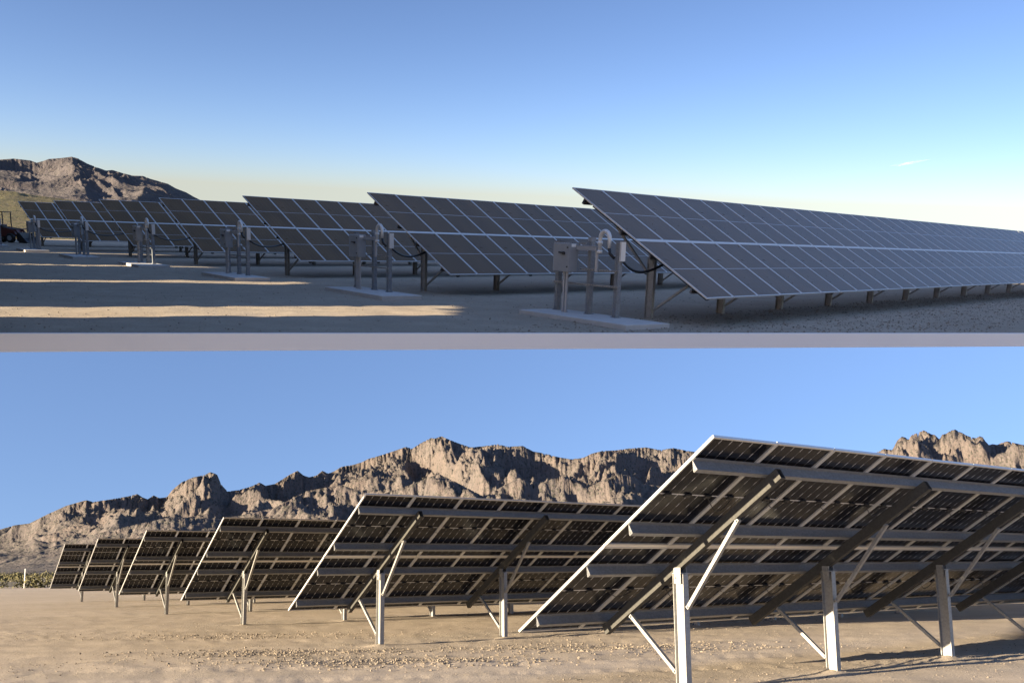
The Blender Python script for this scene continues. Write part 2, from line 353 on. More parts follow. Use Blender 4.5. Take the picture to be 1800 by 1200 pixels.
def pix_ray(px, py, R, F, U):
    q = np.array([(px-900)/F_PX, -(py-PY)/F_PX, 1.0]); return q @ R, q @ F, q @ U
def skyline(pts, basis, pad=25):
    a, t = [], []
    for px, py in pts:
        r, f, u = pix_ray(px, py, *basis); a.append(math.atan2(r, f)); t.append(u/math.hypot(r, f))
    return np.array(a), np.array(t)
def mountain(name, M, basis, eye, pts, r0, r1, r2, na, nr, seed, rough=1.0, p=1.25, wob=0.10, matl=None, az_pad=0.12, crag=1.0, basez=0.0):
    a, t = skyline(pts, basis); A = np.linspace(a[0]-az_pad, a[-1]+az_pad, na)
    te = np.interp(A, a, t)
    edge = np.clip(np.minimum((A-A[0])/az_pad, (A[-1]-A)/az_pad), 0, 1)
    lo = te.min()*0.6; te = np.where(edge < 1, lo + (te-lo)*edge**0.7, te)
    s = np.concatenate([np.linspace(0, 1, int(nr*0.82)), np.linspace(1, 1.9, nr-int(nr*0.82)+1)[1:]])
    S, AA = np.meshgrid(s, A, indexing='ij')
    rid = r1*(1 + wob*fbm(A*14, A*0+3.1, 3, seed+40))[None, :]
    R = np.where(S <= 1, r0 + (rid-r0)*S, rid + (r2-r1)*(S-1)/0.9)
    x, y = R*np.sin(AA), R*np.cos(AA); L = (r1-r0)
    wx = 0.30*L*fbm(x/(0.5*L), y/(0.5*L), 3, seed+5); wy = 0.30*L*fbm(x/(0.5*L)+5, y/(0.5*L), 3, seed+6)
    big = fbm((x+wx)/(0.42*L), (y+wy)/(0.42*L), 6, seed, 0.52, True)
    gul = fbm((AA*r1+0.6*wx)/(0.10*L), R/(0.25*L)+0.3*wy/L, 5, seed+11, 0.55, True)
    blk = np.abs(fbm((x+0.3*wx)/(0.035*L), (y+0.3*wy)/(0.035*L), 4, seed+17, 0.6))
    prof = np.where(S <= 1, np.clip(S, 0, 1)**p, np.clip(1 - (S-1)*0.9, 0, 1))
    H = te[None, :]*rid
    fin = fbm(x/(0.016*L), y/(0.016*L), 3, seed+29, 0.6, True)
    spur = fbm((AA*r1+0.8*wx)/(0.42*L), R/(0.62*L)+0.5*wy/L, 5, seed+23, 0.5, True)
    h = H*(prof*(0.55 + 0.42*rough*(big-0.35)) + 0.46*rough*(spur-0.4)*prof**0.8*np.clip(1.25-prof, 0, 1) + 0.03*rough*(gul-0.4)*prof**0.6 + crag*rough*(0.06*(blk-0.2) + 0.022*(fin-0.4))*prof**0.6)
    h = np.maximum(h, 0.0)
    for it in range(2):
        cur = (h/R).max(0); ratio = (te/np.maximum(cur, 1e-4))
        k = np.exp(-0.5*(np.arange(-30, 31)/11.0)**2); k /= k.sum()
        sm = np.convolve(np.pad(ratio, 30, mode='edge'), k, mode='valid')
        h = h*(sm[None, :]*np.clip(prof*3, 0, 1) + (1-np.clip(prof*3, 0, 1)))
    cur = (h/R).max(0); ratio = te/np.maximum(cur, 1e-4); am = (h/R).argmax(0)
    k = np.exp(-0.5*(np.arange(-30, 31)/5.0)**2); k /= k.sum()
    r_mid = np.convolve(np.pad(ratio, 30, mode='edge'), k, mode='valid')
    h = h*(1 + (r_mid[None, :]-1)*np.exp(-((S - s[am][None, :])/0.30)**2))
    cur = (h/R).max(0); ratio = te/np.maximum(cur, 1e-4); am = (h/R).argmax(0)
    h = h*(1 + (ratio[None, :]-1)*np.exp(-((S - s[am][None, :])/0.07)**2))
    V = np.stack([x, y, h + eye*np.clip(prof*4, 0, 1) + basez], -1)[::-1]
    me = grid_mesh(name, V, matl)
    return me
def zz(pts, ox, oy, s): return [(ox+a/s, oy+b/s) for a, b in pts]
SKY_LOW = zz([(-160, 600), (15, 548), (95, 538), (190, 490), (290, 445), (395, 415), (430, 425), (520, 412), (600, 398), (665, 383), (690, 400), (720, 410), (750, 390), (780, 405), (820, 400), (850, 360), (900, 320), (960, 295), (1010, 285), (1050, 268), (1085, 280), (1105, 330), (1140, 370), (1200, 362), (1260, 345), (1310, 322), (1340, 340), (1390, 330), (1430, 305), (1470, 280), (1510, 260), (1540, 285), (1570, 295), (1610, 285), (1640, 260), (1670, 275), (1700, 265), (1740, 240)], 20, 740, 3.0)
SKY_LOW += zz([(60, 208), (100, 195), (130, 180), (200, 160), (260, 140), (310, 122), (340, 132), (380, 105), (430, 80), (450, 82), (480, 72), (510, 85), (560, 105), (620, 125), (680, 120), (750, 110), (800, 122), (870, 118), (920, 145), (980, 155), (1040, 172), (1100, 182), (1160, 175), (1200, 155), (1250, 142), (1310, 140), (1380, 130), (1460, 125), (1530, 138), (1590, 128), (1650, 140), (1700, 148)], 600, 740, 2.727)
SKY_LOW += [(1260, 800), (1400, 808), (1530, 800)]
SKY_LOW += zz([(290, 385), (340, 360), (370, 370), (425, 375), (480, 270), (530, 228), (570, 240), (600, 262), (640, 210), (700, 190), (765, 160), (810, 180), (850, 205), (890, 210), (940, 262), (970, 205), (1010, 200), (1060, 165), (1110, 150), (1150, 175), (1190, 190), (1230, 215), (1280, 235), (1340, 245), (1380, 222), (1410, 230), (1440, 280), (1480, 320), (1520, 310), (1570, 320), (1620, 295), (1680, 280), (1760, 300), (1900, 330)], 1500, 730, 6.207)
LOWB = (RB, FB, UB)
tag(link('mountain_range', mountain('mountain_range', M_LOW, LOWB, H_LOW, SKY_LOW, 1300, 2700, 3300, 1250, 300, 11, 1.0, 1.25, 0.06, M_ROCK)), 'rugged granite mountain range behind the lower arrays', None, kind='structure')
FOOT = [(-30, 1000), (25, 985), (120, 950), (200, 930), (300, 908), (390, 912), (480, 893), (540, 862), (600, 852), (660, 872), (720, 852), (770, 832), (800, 846), (850, 872), (912, 839), (937, 850), (959, 846), (989, 835), (1011, 846), (1033, 857), (1058, 844), (1088, 833), (1113, 836), (1132, 850), (1157, 854), (1300, 850), (1500, 860), (1850, 860)]
tag(link('foothills', mountain('foothills', M_LOW, LOWB, H_LOW, FOOT, 480, 1500, 1900, 760, 230, 31, 1.15, 1.7, 0.10, M_ROCK, crag=1.6)), 'broken rocky foothills in front of the mountain range', None, kind='structure')

# ------------------------------------------------------------------ the upper terrace
def front_y(x): return 17.41 + 0.322*x                     # the slab's front edge on the terrace
n_t, n_c = 300, 330
cc = np.linspace(-1, 1, n_c); tt = np.linspace(0, 1, n_t)**1.6
kx = np.where(cc < 0, 0.62, 0.80); k0 = np.where(cc < 0, 0.4, 5.0)
yf = (17.41 + 0.322*cc*k0)/(1 - 0.322*cc*kx)
Vt = np.zeros((n_t, n_c, 3))
Vt[:, :, 1] = yf[None, :] + (130-yf)[None, :]*tt[:, None]
Vt[:, :, 0] = cc[None, :]*(kx[None, :]*Vt[:, :, 1] + k0[None, :])
def up_height(x, y):
    tr = 0
    for a0, b0, c0 in ((21.3, 0.10, 0.012), (23.0, 0.10, 0.012), (31.0, -0.25, 0.004), (32.8, -0.25, 0.004)):
        d = (y - (a0 + b0*x + c0*x*x))/0.18; tr = tr - 0.025*np.exp(-d**4) + 0.015*np.exp(-((np.abs(d)-1.5)/0.5)**2)
    tr = tr*np.clip((2-x)/4, 0, 1)
    return tr + (0.05*fbm(x/6.0, y/6.0, 4, 53) + 0.022*fbm(x/1.0, y/1.0, 4, 55))*np.clip((70-y)/40, 0.15, 1)
Vt[:, :, 2] = up_height(Vt[:, :, 0], Vt[:, :, 1]); Vt[0, :, 2] = 0.0
gy = place(link('gravel_yard', grid_mesh('gravel_yard', Vt, M_YARD)), M_UP)
tag(gy, 'dark gravel yard carrying the upper view\'s arrays', None, kind='structure')
b = MB()                                                   # the slab below it with its pale front edge
P = [(Vt[0, j, 0], Vt[0, j, 1]) for j in range(0, n_c, 6)]
n = len(P); vs = []
for x, y in P: vs += [(x, y-0.03, 0.014), (x*1.001, y-0.06, -0.285), (x*1.02, y+3, -0.30), (x, y+0.10, 0.014)]
fs = []
for i in range(n-1):
    a = i*4; c = a+4
    fs += [(a, a+1, c+1, c), (a+1, a+2, c+2, c+1), (a, c, c+3, a+3)]
b.add(vs, fs)
tag(place(link('terrace_slab', b.mesh('terrace_slab', M_EDGE)), M_UP), 'white concrete slab edge along the front of the gravel yard', None, kind='structure')

# ridge added out of view to keep the low sun off the yard
sA = np.array([sun_dir @ A_R, sun_dir @ A_F, sun_dir @ A_U]); sA /= np.linalg.norm(sA)
ny, nw = 260, 46
yy = np.linspace(8.5, 80, ny); ww = np.linspace(0, 1, nw)
YY, WW = np.meshgrid(yy, ww, indexing='ij')
width = np.interp(YY, [8.5, 12, 20, 80], [2.6, 4.0, 6.0, 10.0])
XX = -0.60*YY - 1.2 - WW*width
top = np.interp(yy, [8.5, 9.5, 14, 20, 28, 45, 60, 80], [7, 10, 13, 16, 17.5, 18, 16, 13])
kk = -sA[1]/(-sA[0] - 0.60*sA[1])                          # clefts cut along the sunlight to throw sun strips on the yard
TOP = np.repeat(top[:, None], nw, 1)
CLEFTS = ((17.7, 1.5, 4.2), (27.0, 0.85, 4.4), (36.7, 0.6, 4.6), (50.6, 0.6, 4.8))
for c0, hw, zb in CLEFTS:
    TOP *= 1 - 0.995*np.exp(-((YY + kk*WW*width - c0)/hw)**6)
shape = np.clip(np.minimum(WW/0.30, (1-WW)/0.30), 0, 1)**0.6
ZZ = TOP*shape*(0.9 + 0.12*fbm(XX/1.8, YY/1.8, 4, 71)) + 0.25*fbm(XX/0.7, YY/0.7, 3, 73)*shape
ZZ = np.where((WW == 0) | (WW == 1) | (YY == yy[0]) | (YY == yy[-1]), -0.3, ZZ)
rg = place(link('added_shadow_ridge', grid_mesh('added_shadow_ridge', np.stack([XX, YY, ZZ], -1)[:, ::-1], rock_material('added_ridge_rock', (0.16, 0.13, 0.10), (0.32, 0.26, 0.2), (0.33, 0.23, 0.17), (0.12, 0.12, 0.07), 60.0))), M_UP)
tag(rg, 'unseen ridge added left of the gravel yard to shadow it', None, kind='structure')

def rock_block(name, c, d, seed, parent):
    n = 14; b = MB()
    u = np.linspace(-1, 1, n); faces = []
    for ax in range(3):
        for sg in (-1, 1):
            A_, B_ = np.meshgrid(u, u, indexing='ij'); P_ = np.zeros((n, n, 3)); P_[..., ax] = sg; P_[..., (ax+1) % 3] = A_; P_[..., (ax+2) % 3] = B_
            q = P_*np.array(d)/2; k_ = 1 + 0.10*fbm(q[..., 0]*0.9+q[..., 2]*0.7+seed, q[..., 1]*0.9+q[..., 2]*0.5, 4, seed)[..., None]
            q = q*k_ + np.array(c); q = q.reshape(-1, 3)
            fs = [(i*n+j, (i+1)*n+j, (i+1)*n+j+1, i*n+j+1) if sg > 0 else (i*n+j, i*n+j+1, (i+1)*n+j+1, (i+1)*n+j) for i in range(n-1) for j in range(n-1)]
            b.add([tuple(p_) for p_ in q], fs)
    return link(name, b.mesh(name, rg.data.materials[0]), parent)
for i, (c0, hw_, zb) in enumerate(CLEFTS):  # blocks added over the clefts to end the sun strips
    ln = hw_*2 + 5.0; c0 = c0 - 1.2
    wd = float(np.interp(c0, [8.5, 12, 20, 80], [2.6, 4.0, 6.0, 10.0])); tp = float(np.interp(c0, [8.5, 9.5, 14, 20, 28, 45, 60, 80], [7, 10, 13, 16, 17.5, 18, 16, 13]))
    rock_block('added_sun_stop', (-0.60*c0 - 1.2 - wd/2, c0, (zb+tp)/2), (wd*0.62, ln, tp-zb), 5+i, rg)
UPB = (RA, FA, UA)
SKY_UP = zz([(-250, 130), (-120, 95), (22, 85), (80, 92), (150, 100), (200, 118), (250, 105), (295, 88), (340, 85), (400, 80), (480, 70), (530, 85), (600, 125), (680, 155), (750, 180), (800, 175), (880, 200), (960, 220), (1040, 222), (1100, 245), (1180, 268), (1240, 285), (1300, 320), (1380, 350), (1440, 385), (1500, 415), (1580, 470), (1700, 560)], 20, 260, 4.5)
tag(place(link('hill', mountain('hill', M_UP, UPB, H_UP, SKY_UP, 2300, 3600, 4200, 420, 240, 91, 0.6, 0.9, 0.03, M_ROCK_UP, az_pad=0.05, crag=0.4)), M_UP), 'hazy brown mountain behind the far end of the upper arrays', None, kind='structure')
SCRUB_UP = [(-60, 330), (25, 337), (60, 343), (120, 351), (200, 362), (300, 375), (420, 392)]
tag(place(link('scrub_slope', mountain('scrub_slope', M_UP, UPB, H_UP, SCRUB_UP, 100, 520, 640, 200, 120, 131, 0.5, 0.9, 0.02, M_SCRUBLAND, az_pad=0.04, crag=0.4)), M_UP), 'yellow green scrub slope rising behind the upper arrays', None, kind='structure')

# ------------------------------------------------------------------ solar arrays
MOD_W, MOD_L, PITCH_X, HALF = 1.134, 2.278, 1.154, 2.325
def lam_mesh():
    b = MB(); w, l = MOD_W-0.042, MOD_L-0.042
    z0, z1 = 0.022, 0.029
    vs = [(-w/2, 0.021, z0), (w/2, 0.021, z0), (w/2, 0.021+l, z0), (-w/2, 0.021+l, z0), (-w/2, 0.021, z1), (w/2, 0.021, z1), (w/2, 0.021+l, z1), (-w/2, 0.021+l, z1)]
    b.add(vs, [(4, 5, 6, 7)], 0); b.add(vs, [(3, 2, 1, 0)], 1)
    return b.mesh('solar_panel', [M_FRONT, M_BACK])
def frame_mesh():
    b = MB(); w, l = MOD_W, MOD_L; t = 0.027
    for sx in (-1, 1): b.box((sx*(w/2-t/2), l/2, 0.0175), (t, l, 0.035))
    for y in (t/2, l-t/2): b.box((0, y, 0.0172), (w-2*t-0.002, t, 0.0344))
    return b.mesh('panel_frame', M_ALU)
ME_LAM, ME_FRAME = lam_mesh(), frame_mesh()
b = MB(); b.box((0, 0, -0.011), (0.105, 0.062, 0.020)); b.box((0, 0, -0.023), (0.088, 0.046, 0.006)); ME_JB = b.mesh('junction_box', M_DARK)

def zprof(d=0.135, fl=0.06, t=0.004):                     # Z purlin section, web down
    return [(0, 0), (fl, 0), (fl, -t), (t, -t), (t, -d+t), (t-fl, -d+t), (t-fl, -d+t+0.018), (-fl, -d+t+0.018), (-fl, -d), (t, -d), (t, -d), (0, -d+t)]
def build_array(M, loc, rz, sx, cols, tilt, clear, post0, npost, label, group, detail=0, far=False):
    t = thing('solar_array', M, loc, rz, label, 'solar array', group)
    cT, sT = math.cos(tilt), math.sin(tilt)
    def pt(x, s, o): return Vector((x, s*cT - o*sT, clear + s*sT + o*cT))
    for i in range(cols):
        for r in range(2):
            x = sx*(i+0.5)*PITCH_X
            p = link('solar_panel', ME_LAM, t, pt(x, r*HALF, rnd.uniform(-0.002, 0.002)), (tilt + rnd.uniform(-0.0012, 0.0012), 0, 0))
            link('panel_frame', ME_FRAME, p)
            if i < detail:
                for q in (-1, 0, 1): link('junction_box', ME_JB, p, (q*0.36 + 0.02, 1.139, 0.020))
    for i in range(detail):
        for r in range(2):
            b = MB(); x0 = sx*(i+0.5)*PITCH_X; q0 = pt(x0 + sx*0.36, r*HALF + 1.12, -0.01); q1 = pt(x0 + sx*(PITCH_X-0.36), r*HALF + 1.12, -0.01); sg = rnd.uniform(0.05, 0.16)
            b.tube([q0.lerp(q1, u/8) + Vector((0, -0.05*math.sin(math.pi*u/8), -sg*math.sin(math.pi*u/8))) for u in range(9)], 0.006, 5)
            link('cable', b.mesh('cable', M_BLACK), t)
    L = cols*PITCH_X
    S = Vector((0, cT, sT)); N = Vector((0, -sT, cT))
    for fr in (0.10, 0.39, 0.605, 0.895):
        b = MB(); p0 = pt(sx*0.03, fr*2*HALF, -0.004); p1 = pt(sx*(L-0.03), fr*2*HALF, -0.004)
        b.prism(zprof(), p0, p1, S, N)
        link('purlin', b.mesh('purlin', M_PURLIN), t)
    b = MB(); b.prism([(-0.019, 0.0), (0.019, 0.0), (0.019, 0.030), (-0.019, 0.030)], pt(sx*0.005, HALF-0.0235, 0.002), pt(sx*(L-0.02), HALF-0.0235, 0.002), S, N)
    link('seam_rail', b.mesh('seam_rail', M_SEAM), t)
    # rafter, post and braces, shared between the bays
    D0 = -0.141
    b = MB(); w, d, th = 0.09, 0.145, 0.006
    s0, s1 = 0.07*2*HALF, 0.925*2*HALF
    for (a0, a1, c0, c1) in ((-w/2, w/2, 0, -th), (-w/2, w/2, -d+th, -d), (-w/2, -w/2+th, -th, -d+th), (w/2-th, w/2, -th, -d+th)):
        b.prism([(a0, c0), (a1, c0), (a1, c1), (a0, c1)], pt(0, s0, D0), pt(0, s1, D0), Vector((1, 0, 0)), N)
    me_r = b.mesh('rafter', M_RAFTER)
    yp = HALF*cT; ztop = clear + HALF*sT - 0.39
    b = MB(); fw, dp, tf = 0.10, 0.20, 0.009
    H = [(-dp/2, -fw/2), (-dp/2+tf, -fw/2), (-dp/2+tf, -0.004), (dp/2-tf, -0.004), (dp/2-tf, -fw/2), (dp/2, -fw/2), (dp/2, fw/2), (dp/2-tf, fw/2), (dp/2-tf, 0.004), (-dp/2+tf, 0.004), (-dp/2+tf, fw/2), (-dp/2, fw/2)]
    b.prism(H, (0, yp, -0.3), (0, yp, ztop), Vector((0, 1, 0)), Vector((1, 0, 0)))
    me_p = b.mesh('post', M_STEEL)
    b = MB()
    for q in (-1, 1): b.box((q*0.058, yp, ztop-0.02), (0.008, 0.13, 0.22))
    b.box((0, yp+0.02, ztop+0.012), (0.19, 0.16, 0.010))
    for q in (-1, 1):
        b.tube([(q*0.062, yp-0.03, ztop-0.05), (q*0.080, yp-0.03, ztop-0.05)], 0.014, 6)
    me_b = b.mesh('bracket', M_STEEL)
    def brace_mesh(name, a, c):
        b = MB(); b.bar(a, c, 0.055, 0.05)
        d = (Vector(c)-Vector(a)).normalized()
        for e in (Vector(a)+d*0.03, Vector(c)-d*0.03):
            b.tube([e+Vector((-0.05, 0, 0)), e+Vector((0.05, 0, 0))], 0.016, 6)
        return b.mesh(name, M_STEEL)
    hi = pt(0, 0.735*2*HALF, D0-0.16); lo = pt(0, 0.20*2*HALF, D0-0.16)
    me_u = brace_mesh('upper_brace', (0.0, yp+0.125, 1.10), hi); me_l = brace_mesh('lower_brace', (0.0, yp-0.125, 0.22), lo)
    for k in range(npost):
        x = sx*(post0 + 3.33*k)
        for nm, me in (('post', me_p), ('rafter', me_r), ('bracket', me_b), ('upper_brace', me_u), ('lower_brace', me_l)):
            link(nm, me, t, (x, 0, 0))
    return t

# upper terrace, seen from the front
AZ_A, TILT_A = 0.74997, 0.54356
OA = np.array([4.28759, 20.04609]); DA = np.array([math.sin(AZ_A), math.cos(AZ_A)]); NA = np.array([math.cos(AZ_A), -math.sin(AZ_A)])
RZ_A = math.pi/2 - AZ_A
GROUP_A = 'solar arrays seen from the front in the upper view'
LAB_A = ['longest front-facing solar array, nearest in the upper view, running out of frame right',
         'front-facing solar array directly behind the nearest one, second from the right',
         'front-facing solar array, third from the right in the upper view',
         'front-facing solar array, fourth from the right in the upper view',
         'front-facing solar array, third from the left in the upper view',
         'front-facing solar array, second from the left below the brown mountain',
         'farthest front-facing solar array at the left, against the scrub slope']
ROWS_A = []
for k in range(7):
    o2 = OA + k*(DA*1.2663 - NA*9.36855) - k*0.10*np.array([1, 0])
    ROWS_A.append(o2)
    build_array(M_UP, (o2[0], o2[1], 0), RZ_A, 1, 46 if k == 0 else 16, TILT_A, 0.62, 0.75, 15 if k == 0 else 5, LAB_A[k], GROUP_A)

# lower plain, seen from behind
AZ_B, TILT_B = 0.95487, 0.55252
OB = np.array([0.08712, 13.65091]); DB = np.array([math.sin(AZ_B), math.cos(AZ_B)]); NB = np.array([math.cos(AZ_B), -math.sin(AZ_B)])
RZ_B = 3*math.pi/2 - AZ_B
GROUP_B = 'solar arrays seen from behind in the lower view'
LAB_B = ['solar array seen from behind at the right, largest and nearest, running out of frame',
         'solar array seen from behind, second from the right, in the middle of the plain',
         'solar array seen from behind, third from the right',
         'solar array seen from behind, third from the left',
         'solar array seen from behind, second from the left',
         'smallest and farthest solar array seen from behind, at the left']
COLS_B = [24, 22, 18, 16, 14, 14]
for k in range(6):
    o2 = OB + k*(DB*0.17884 - NB*9.38489)
    build_array(M_LOW, (o2[0], o2[1], 0), RZ_B, -1, COLS_B[k], TILT_B, 0.735, 1.36, [8, 7, 6, 5, 5, 5][k], LAB_B[k], GROUP_B, detail=[13, 11, 5, 3, 0, 0][k])

# ------------------------------------------------------------------ equipment stands on the terrace
def build_stand(M, loc, rz, n, label_pad, label_stand, label_cable, big):
    g = 'electrical stands at the array ends'
    pad = MB(); pad.box((0, 0, 0.03), (1.25, 3.85, 0.17))
    po = place(link('concrete_pad', pad.mesh('concrete_pad', M_PAD)), M, loc, rz)
    bv = po.modifiers.new('bevel', 'BEVEL'); bv.width = 0.012; bv.segments = 2
    tag(po, label_pad, 'concrete pad', 'concrete pads under the electrical stands')
    t = thing('electrical_stand', M, (loc[0], loc[1], loc[2]+0.115), rz, label_stand, 'electrical stand', g)
    PX = 0.33; ys = [-0.50, 0.46, 1.66]
    def chan(b, x, y, z0, z1, w=0.115):                    # perforated strut / square post, hollow
        b.prism([(-w/2, -w/2), (w/2, -w/2), (w/2, w/2), (w/2-0.02, w/2), (w/2-0.02, -w/2+0.02), (-w/2+0.02, -w/2+0.02), (-w/2+0.02, w/2), (-w/2, w/2)], (x, y, z0), (x, y, z1), Vector((1, 0, 0)), Vector((0, 1, 0)))
    for y, zt in zip(ys, (1.66, 1.66, 1.66)):
        b = MB(); chan(b, PX, y, 0, zt); b.box((PX, y, 0.008), (0.17, 0.17, 0.016))
        for q in (-1, 1): b.tube([(PX+q*0.065, y+0.05, 0.016), (PX+q*0.065, y+0.05, 0.05)], 0.012, 6)
        link('post', b.mesh('post', M_GALV), t)
    for z, y0, y1 in ((0.68, -0.62, 1.75), (1.02, -0.62, 0.75), (1.60, 0.55, 1.75), (0.98, 0.95, 1.75)):
        b = MB(); x0 = PX-0.072
        b.prism([(-0.02, -0.02), (0.02, -0.02), (0.02, -0.014), (-0.014, -0.014), (-0.014, 0.014), (0.02, 0.014), (0.02, 0.02), (-0.02, 0.02)], (x0, y0, z), (x0, y1, z), Vector((1, 0, 0)), Vector((0, 0, 1)))
        for q in range(int((y1-y0)/0.09)): b.box((x0-0.021, y0+0.06+q*0.09, z), (0.003, 0.03, 0.012), 1)
        link('cross_rail', b.mesh('cross_rail', [M_STEEL, M_DARK]), t)
    # enclosure with door, handle and latches
    bx, by, bz = PX-0.23, 1.12, 1.27
    b = MB(); b.box((bx, by, bz), (0.25, 0.62, 0.66)); e = link('enclosure', b.mesh('enclosure', M_BOX), t)
    bv = e.modifiers.new('bevel', 'BEVEL'); bv.width = 0.012; bv.segments = 2
    b = MB(); b.box((bx-0.136, by, bz), (0.020, 0.60, 0.64)); dd = link('door', b.mesh('door', M_BOX), e)
    bv = dd.modifiers.new('bevel', 'BEVEL'); bv.width = 0.008; bv.segments = 2
    b = MB(); b.tube([(bx-0.146, by-0.12, bz+0.10), (bx-0.185, by-0.12, bz+0.10)], 0.035, 12); b.bar((bx-0.19, by-0.19, bz+0.10), (bx-0.19, by+0.03, bz+0.115), 0.03, 0.035, (0, 0, 1))
    link('handle', b.mesh('handle', M_DARK), e)
    for zz_ in (-0.21, 0.23):
        b = MB(); b.tube([(bx-0.146, by-0.25, bz+zz_), (bx-0.165, by-0.25, bz+zz_)], 0.018, 10); link('latch', b.mesh('latch', M_DARK), e)
    b = MB(); b.box((bx-0.02, by-0.3125, bz+0.28), (0.13, 0.004, 0.07)); link('sticker', b.mesh('sticker', M_LABEL), e)
    # conduits from the pad to the enclosure
    for q in range(2 if big else 3):
        b = MB(); yy_ = by - 0.02 - q*0.10
        b.tube([(bx-0.03, yy_, 0), (bx-0.03, yy_, bz-0.33)], 0.032, 12); b.tube([(bx-0.03, yy_, bz-0.40), (bx-0.03, yy_, bz-0.33)], 0.042, 12); b.tube([(bx-0.03, yy_, 0.0), (bx-0.03, yy_, 0.04)], 0.043, 12)
        link('conduit', b.mesh('conduit', M_CONDUIT), t)
    # wireway and pull box
    b = MB(); b.box((PX-0.13, 0.445, 1.50), (0.11, 0.71, 0.10)); b.box((PX-0.13, 0.445, 1.556), (0.13, 0.71, 0.008))
    w = link('wireway', b.mesh('wireway', M_CONDUIT), t); bv = w.modifiers.new('bevel', 'BEVEL'); bv.width = 0.006
    b = MB(); b.box((PX, 0.46, 1.70), (0.13, 0.13, 0.08)); b.box((PX, 0.46, 1.745), (0.15, 0.15, 0.012)); link('post_cap', b.mesh('post_cap', M_BOX), t)
    b = MB(); b.tube([(PX-0.12, 0.12, 0.98), (PX-0.12, 0.12, 1.45)], 0.040, 12); link('conduit', b.mesh('conduit', M_CONDUIT), t)
    # gooseneck: two fittings and an arch
    b = MB(); arc = [(PX-0.13, 0.02, 1.42), (PX-0.13, 0.02, 1.72)]
    for q in range(1, 9):
        a = math.pi*q/9; arc.append((PX-0.13, 0.02 - 0.16 + 0.16*math.cos(a), 1.72 + 0.17*math.sin(a)))
    arc += [(PX-0.13, -0.30, 1.70), (PX-0.13, -0.30, 1.52)]
    b.tube(arc, [0.045, 0.045] + [0.05]*8 + [0.042, 0.042], 12)
    for p_ in ((PX-0.13, 0.02, 1.40), (PX-0.13, 0.02, 1.60)): b.tube([p_, (p_[0], p_[1], p_[2]+0.07)], 0.062, 12)
    link('gooseneck', b.mesh('gooseneck', M_ALU, True), t)
    b = MB(); b.tube([(PX-0.13, -0.30, 1.54), (PX-0.12, -0.33, 1.40), (PX-0.06, -0.42, 1.30)], 0.035, 10); link('hose', b.mesh('hose', M_BLACK, True), t)
    b = MB(); b.box((PX+0.02, -0.585, 1.46), (0.13, 0.055, 0.42)); link('sunlit_plate', b.mesh('sunlit_plate', M_ALU), t)  # added pale plate standing for the sunlit part of the post
    # flexible conduit sagging over to the array's first rafter
    c = MB(); p0 = np.array([PX+0.06, -0.60, 1.22]); p1 = np.array(big_end)
    pts = []
    for q in range(15):
        u = q/14; p_ = p0*(1-u) + p1*u; p_ = p_ + np.array([0, 0, -0.20*4*u*(1-u)*(0.6+0.8*(1-u))]); pts.append(tuple(p_))
    c.tube(pts, 0.030, 10)
    co = place(link('flexible_conduit', c.mesh('flexible_conduit', M_BLACK, True)), M, (loc[0], loc[1], loc[2]+0.115), rz)
    tag(co, label_cable, 'conduit', 'black flexible conduits between stand and array')
names = ['the nearest array, at the right', 'the second array from the right', 'the third array from the right', 'the fourth array from the right',
         'the third array from the left', 'the second array from the left', 'the farthest array, beside the loader']
SHIFT = [(0, 0), (-0.7, -0.9), (-1.2, -1.6), (-1.5, -2.0), (-1.7, -2.3), (-1.8, -2.5), (-2.0, -2.6)]
YA = -NA
for k in range(7):
    ang = math.radians(-12.3)
    lx, ly = -1.13 + SHIFT[k][0], 2.30 + SHIFT[k][1]
    p2 = ROWS_A[k] + DA*lx + YA*ly
    # end of the flexible conduit: first rafter near the post, in stand coordinates
    tx, ty = 0.68 - lx, 1.55 - ly
    big_end = (tx*math.cos(-ang) - ty*math.sin(-ang), tx*math.sin(-ang) + ty*math.cos(-ang), 1.22)
    build_stand(M_UP, (p2[0], p2[1], 0.0), RZ_A + ang, k, 'low grey concrete pad in front of ' + names[k], 'galvanised stand with grey disconnect box at ' + names[k],
                'black flexible conduit sagging from the stand to ' + names[k], k == 0)

# ------------------------------------------------------------------ loader parked at the far left
lt = thing('compact_loader', M_UP, (-38.9, 72.0, 0), math.radians(-8), 'dark maroon compact loader with black bucket beside the farthest stand', 'loader')
b = MB(); b.prism([(-1.3, 0.45), (0.75, 0.45), (0.95, 0.62), (0.85, 0.95), (0.2, 1.12), (-0.35, 1.15), (-0.4, 1.35), (-1.2, 1.4), (-1.35, 1.0)], (0, -0.5, 0), (0, 0.5, 0), Vector((1, 0, 0)), Vector((0, 0, 1)))
bd = link('body', b.mesh('body', M_MAROON), lt); bv = bd.modifiers.new('bevel', 'BEVEL'); bv.width = 0.04
b = MB(); b.box((-0.55, 0, 1.22), (0.5, 0.55, 0.14)); b.box((-0.82, 0, 1.5), (0.12, 0.55, 0.6)); link('seat', b.mesh('seat', M_DARK), lt)
b = MB(); b.box((-0.6, 0, 2.30), (1.25, 1.1, 0.07)); link('canopy', b.mesh('canopy', M_DARK), lt)
for sx_ in (-1.15, -0.05):
    for sy in (-0.48, 0.48):
        b = MB(); b.bar((sx_, sy, 1.0), (sx_, sy, 2.28), 0.06, 0.06); link('canopy_post', b.mesh('canopy_post', M_DARK), lt)
tyre = MB(); tyre.tube([(0, -0.15, 0), (0, -0.11, 0), (0, 0.11, 0), (0, 0.15, 0)], [0.30, 0.36, 0.36, 0.30], 20); me_ty = tyre.mesh('wheel', M_BLACK, False)
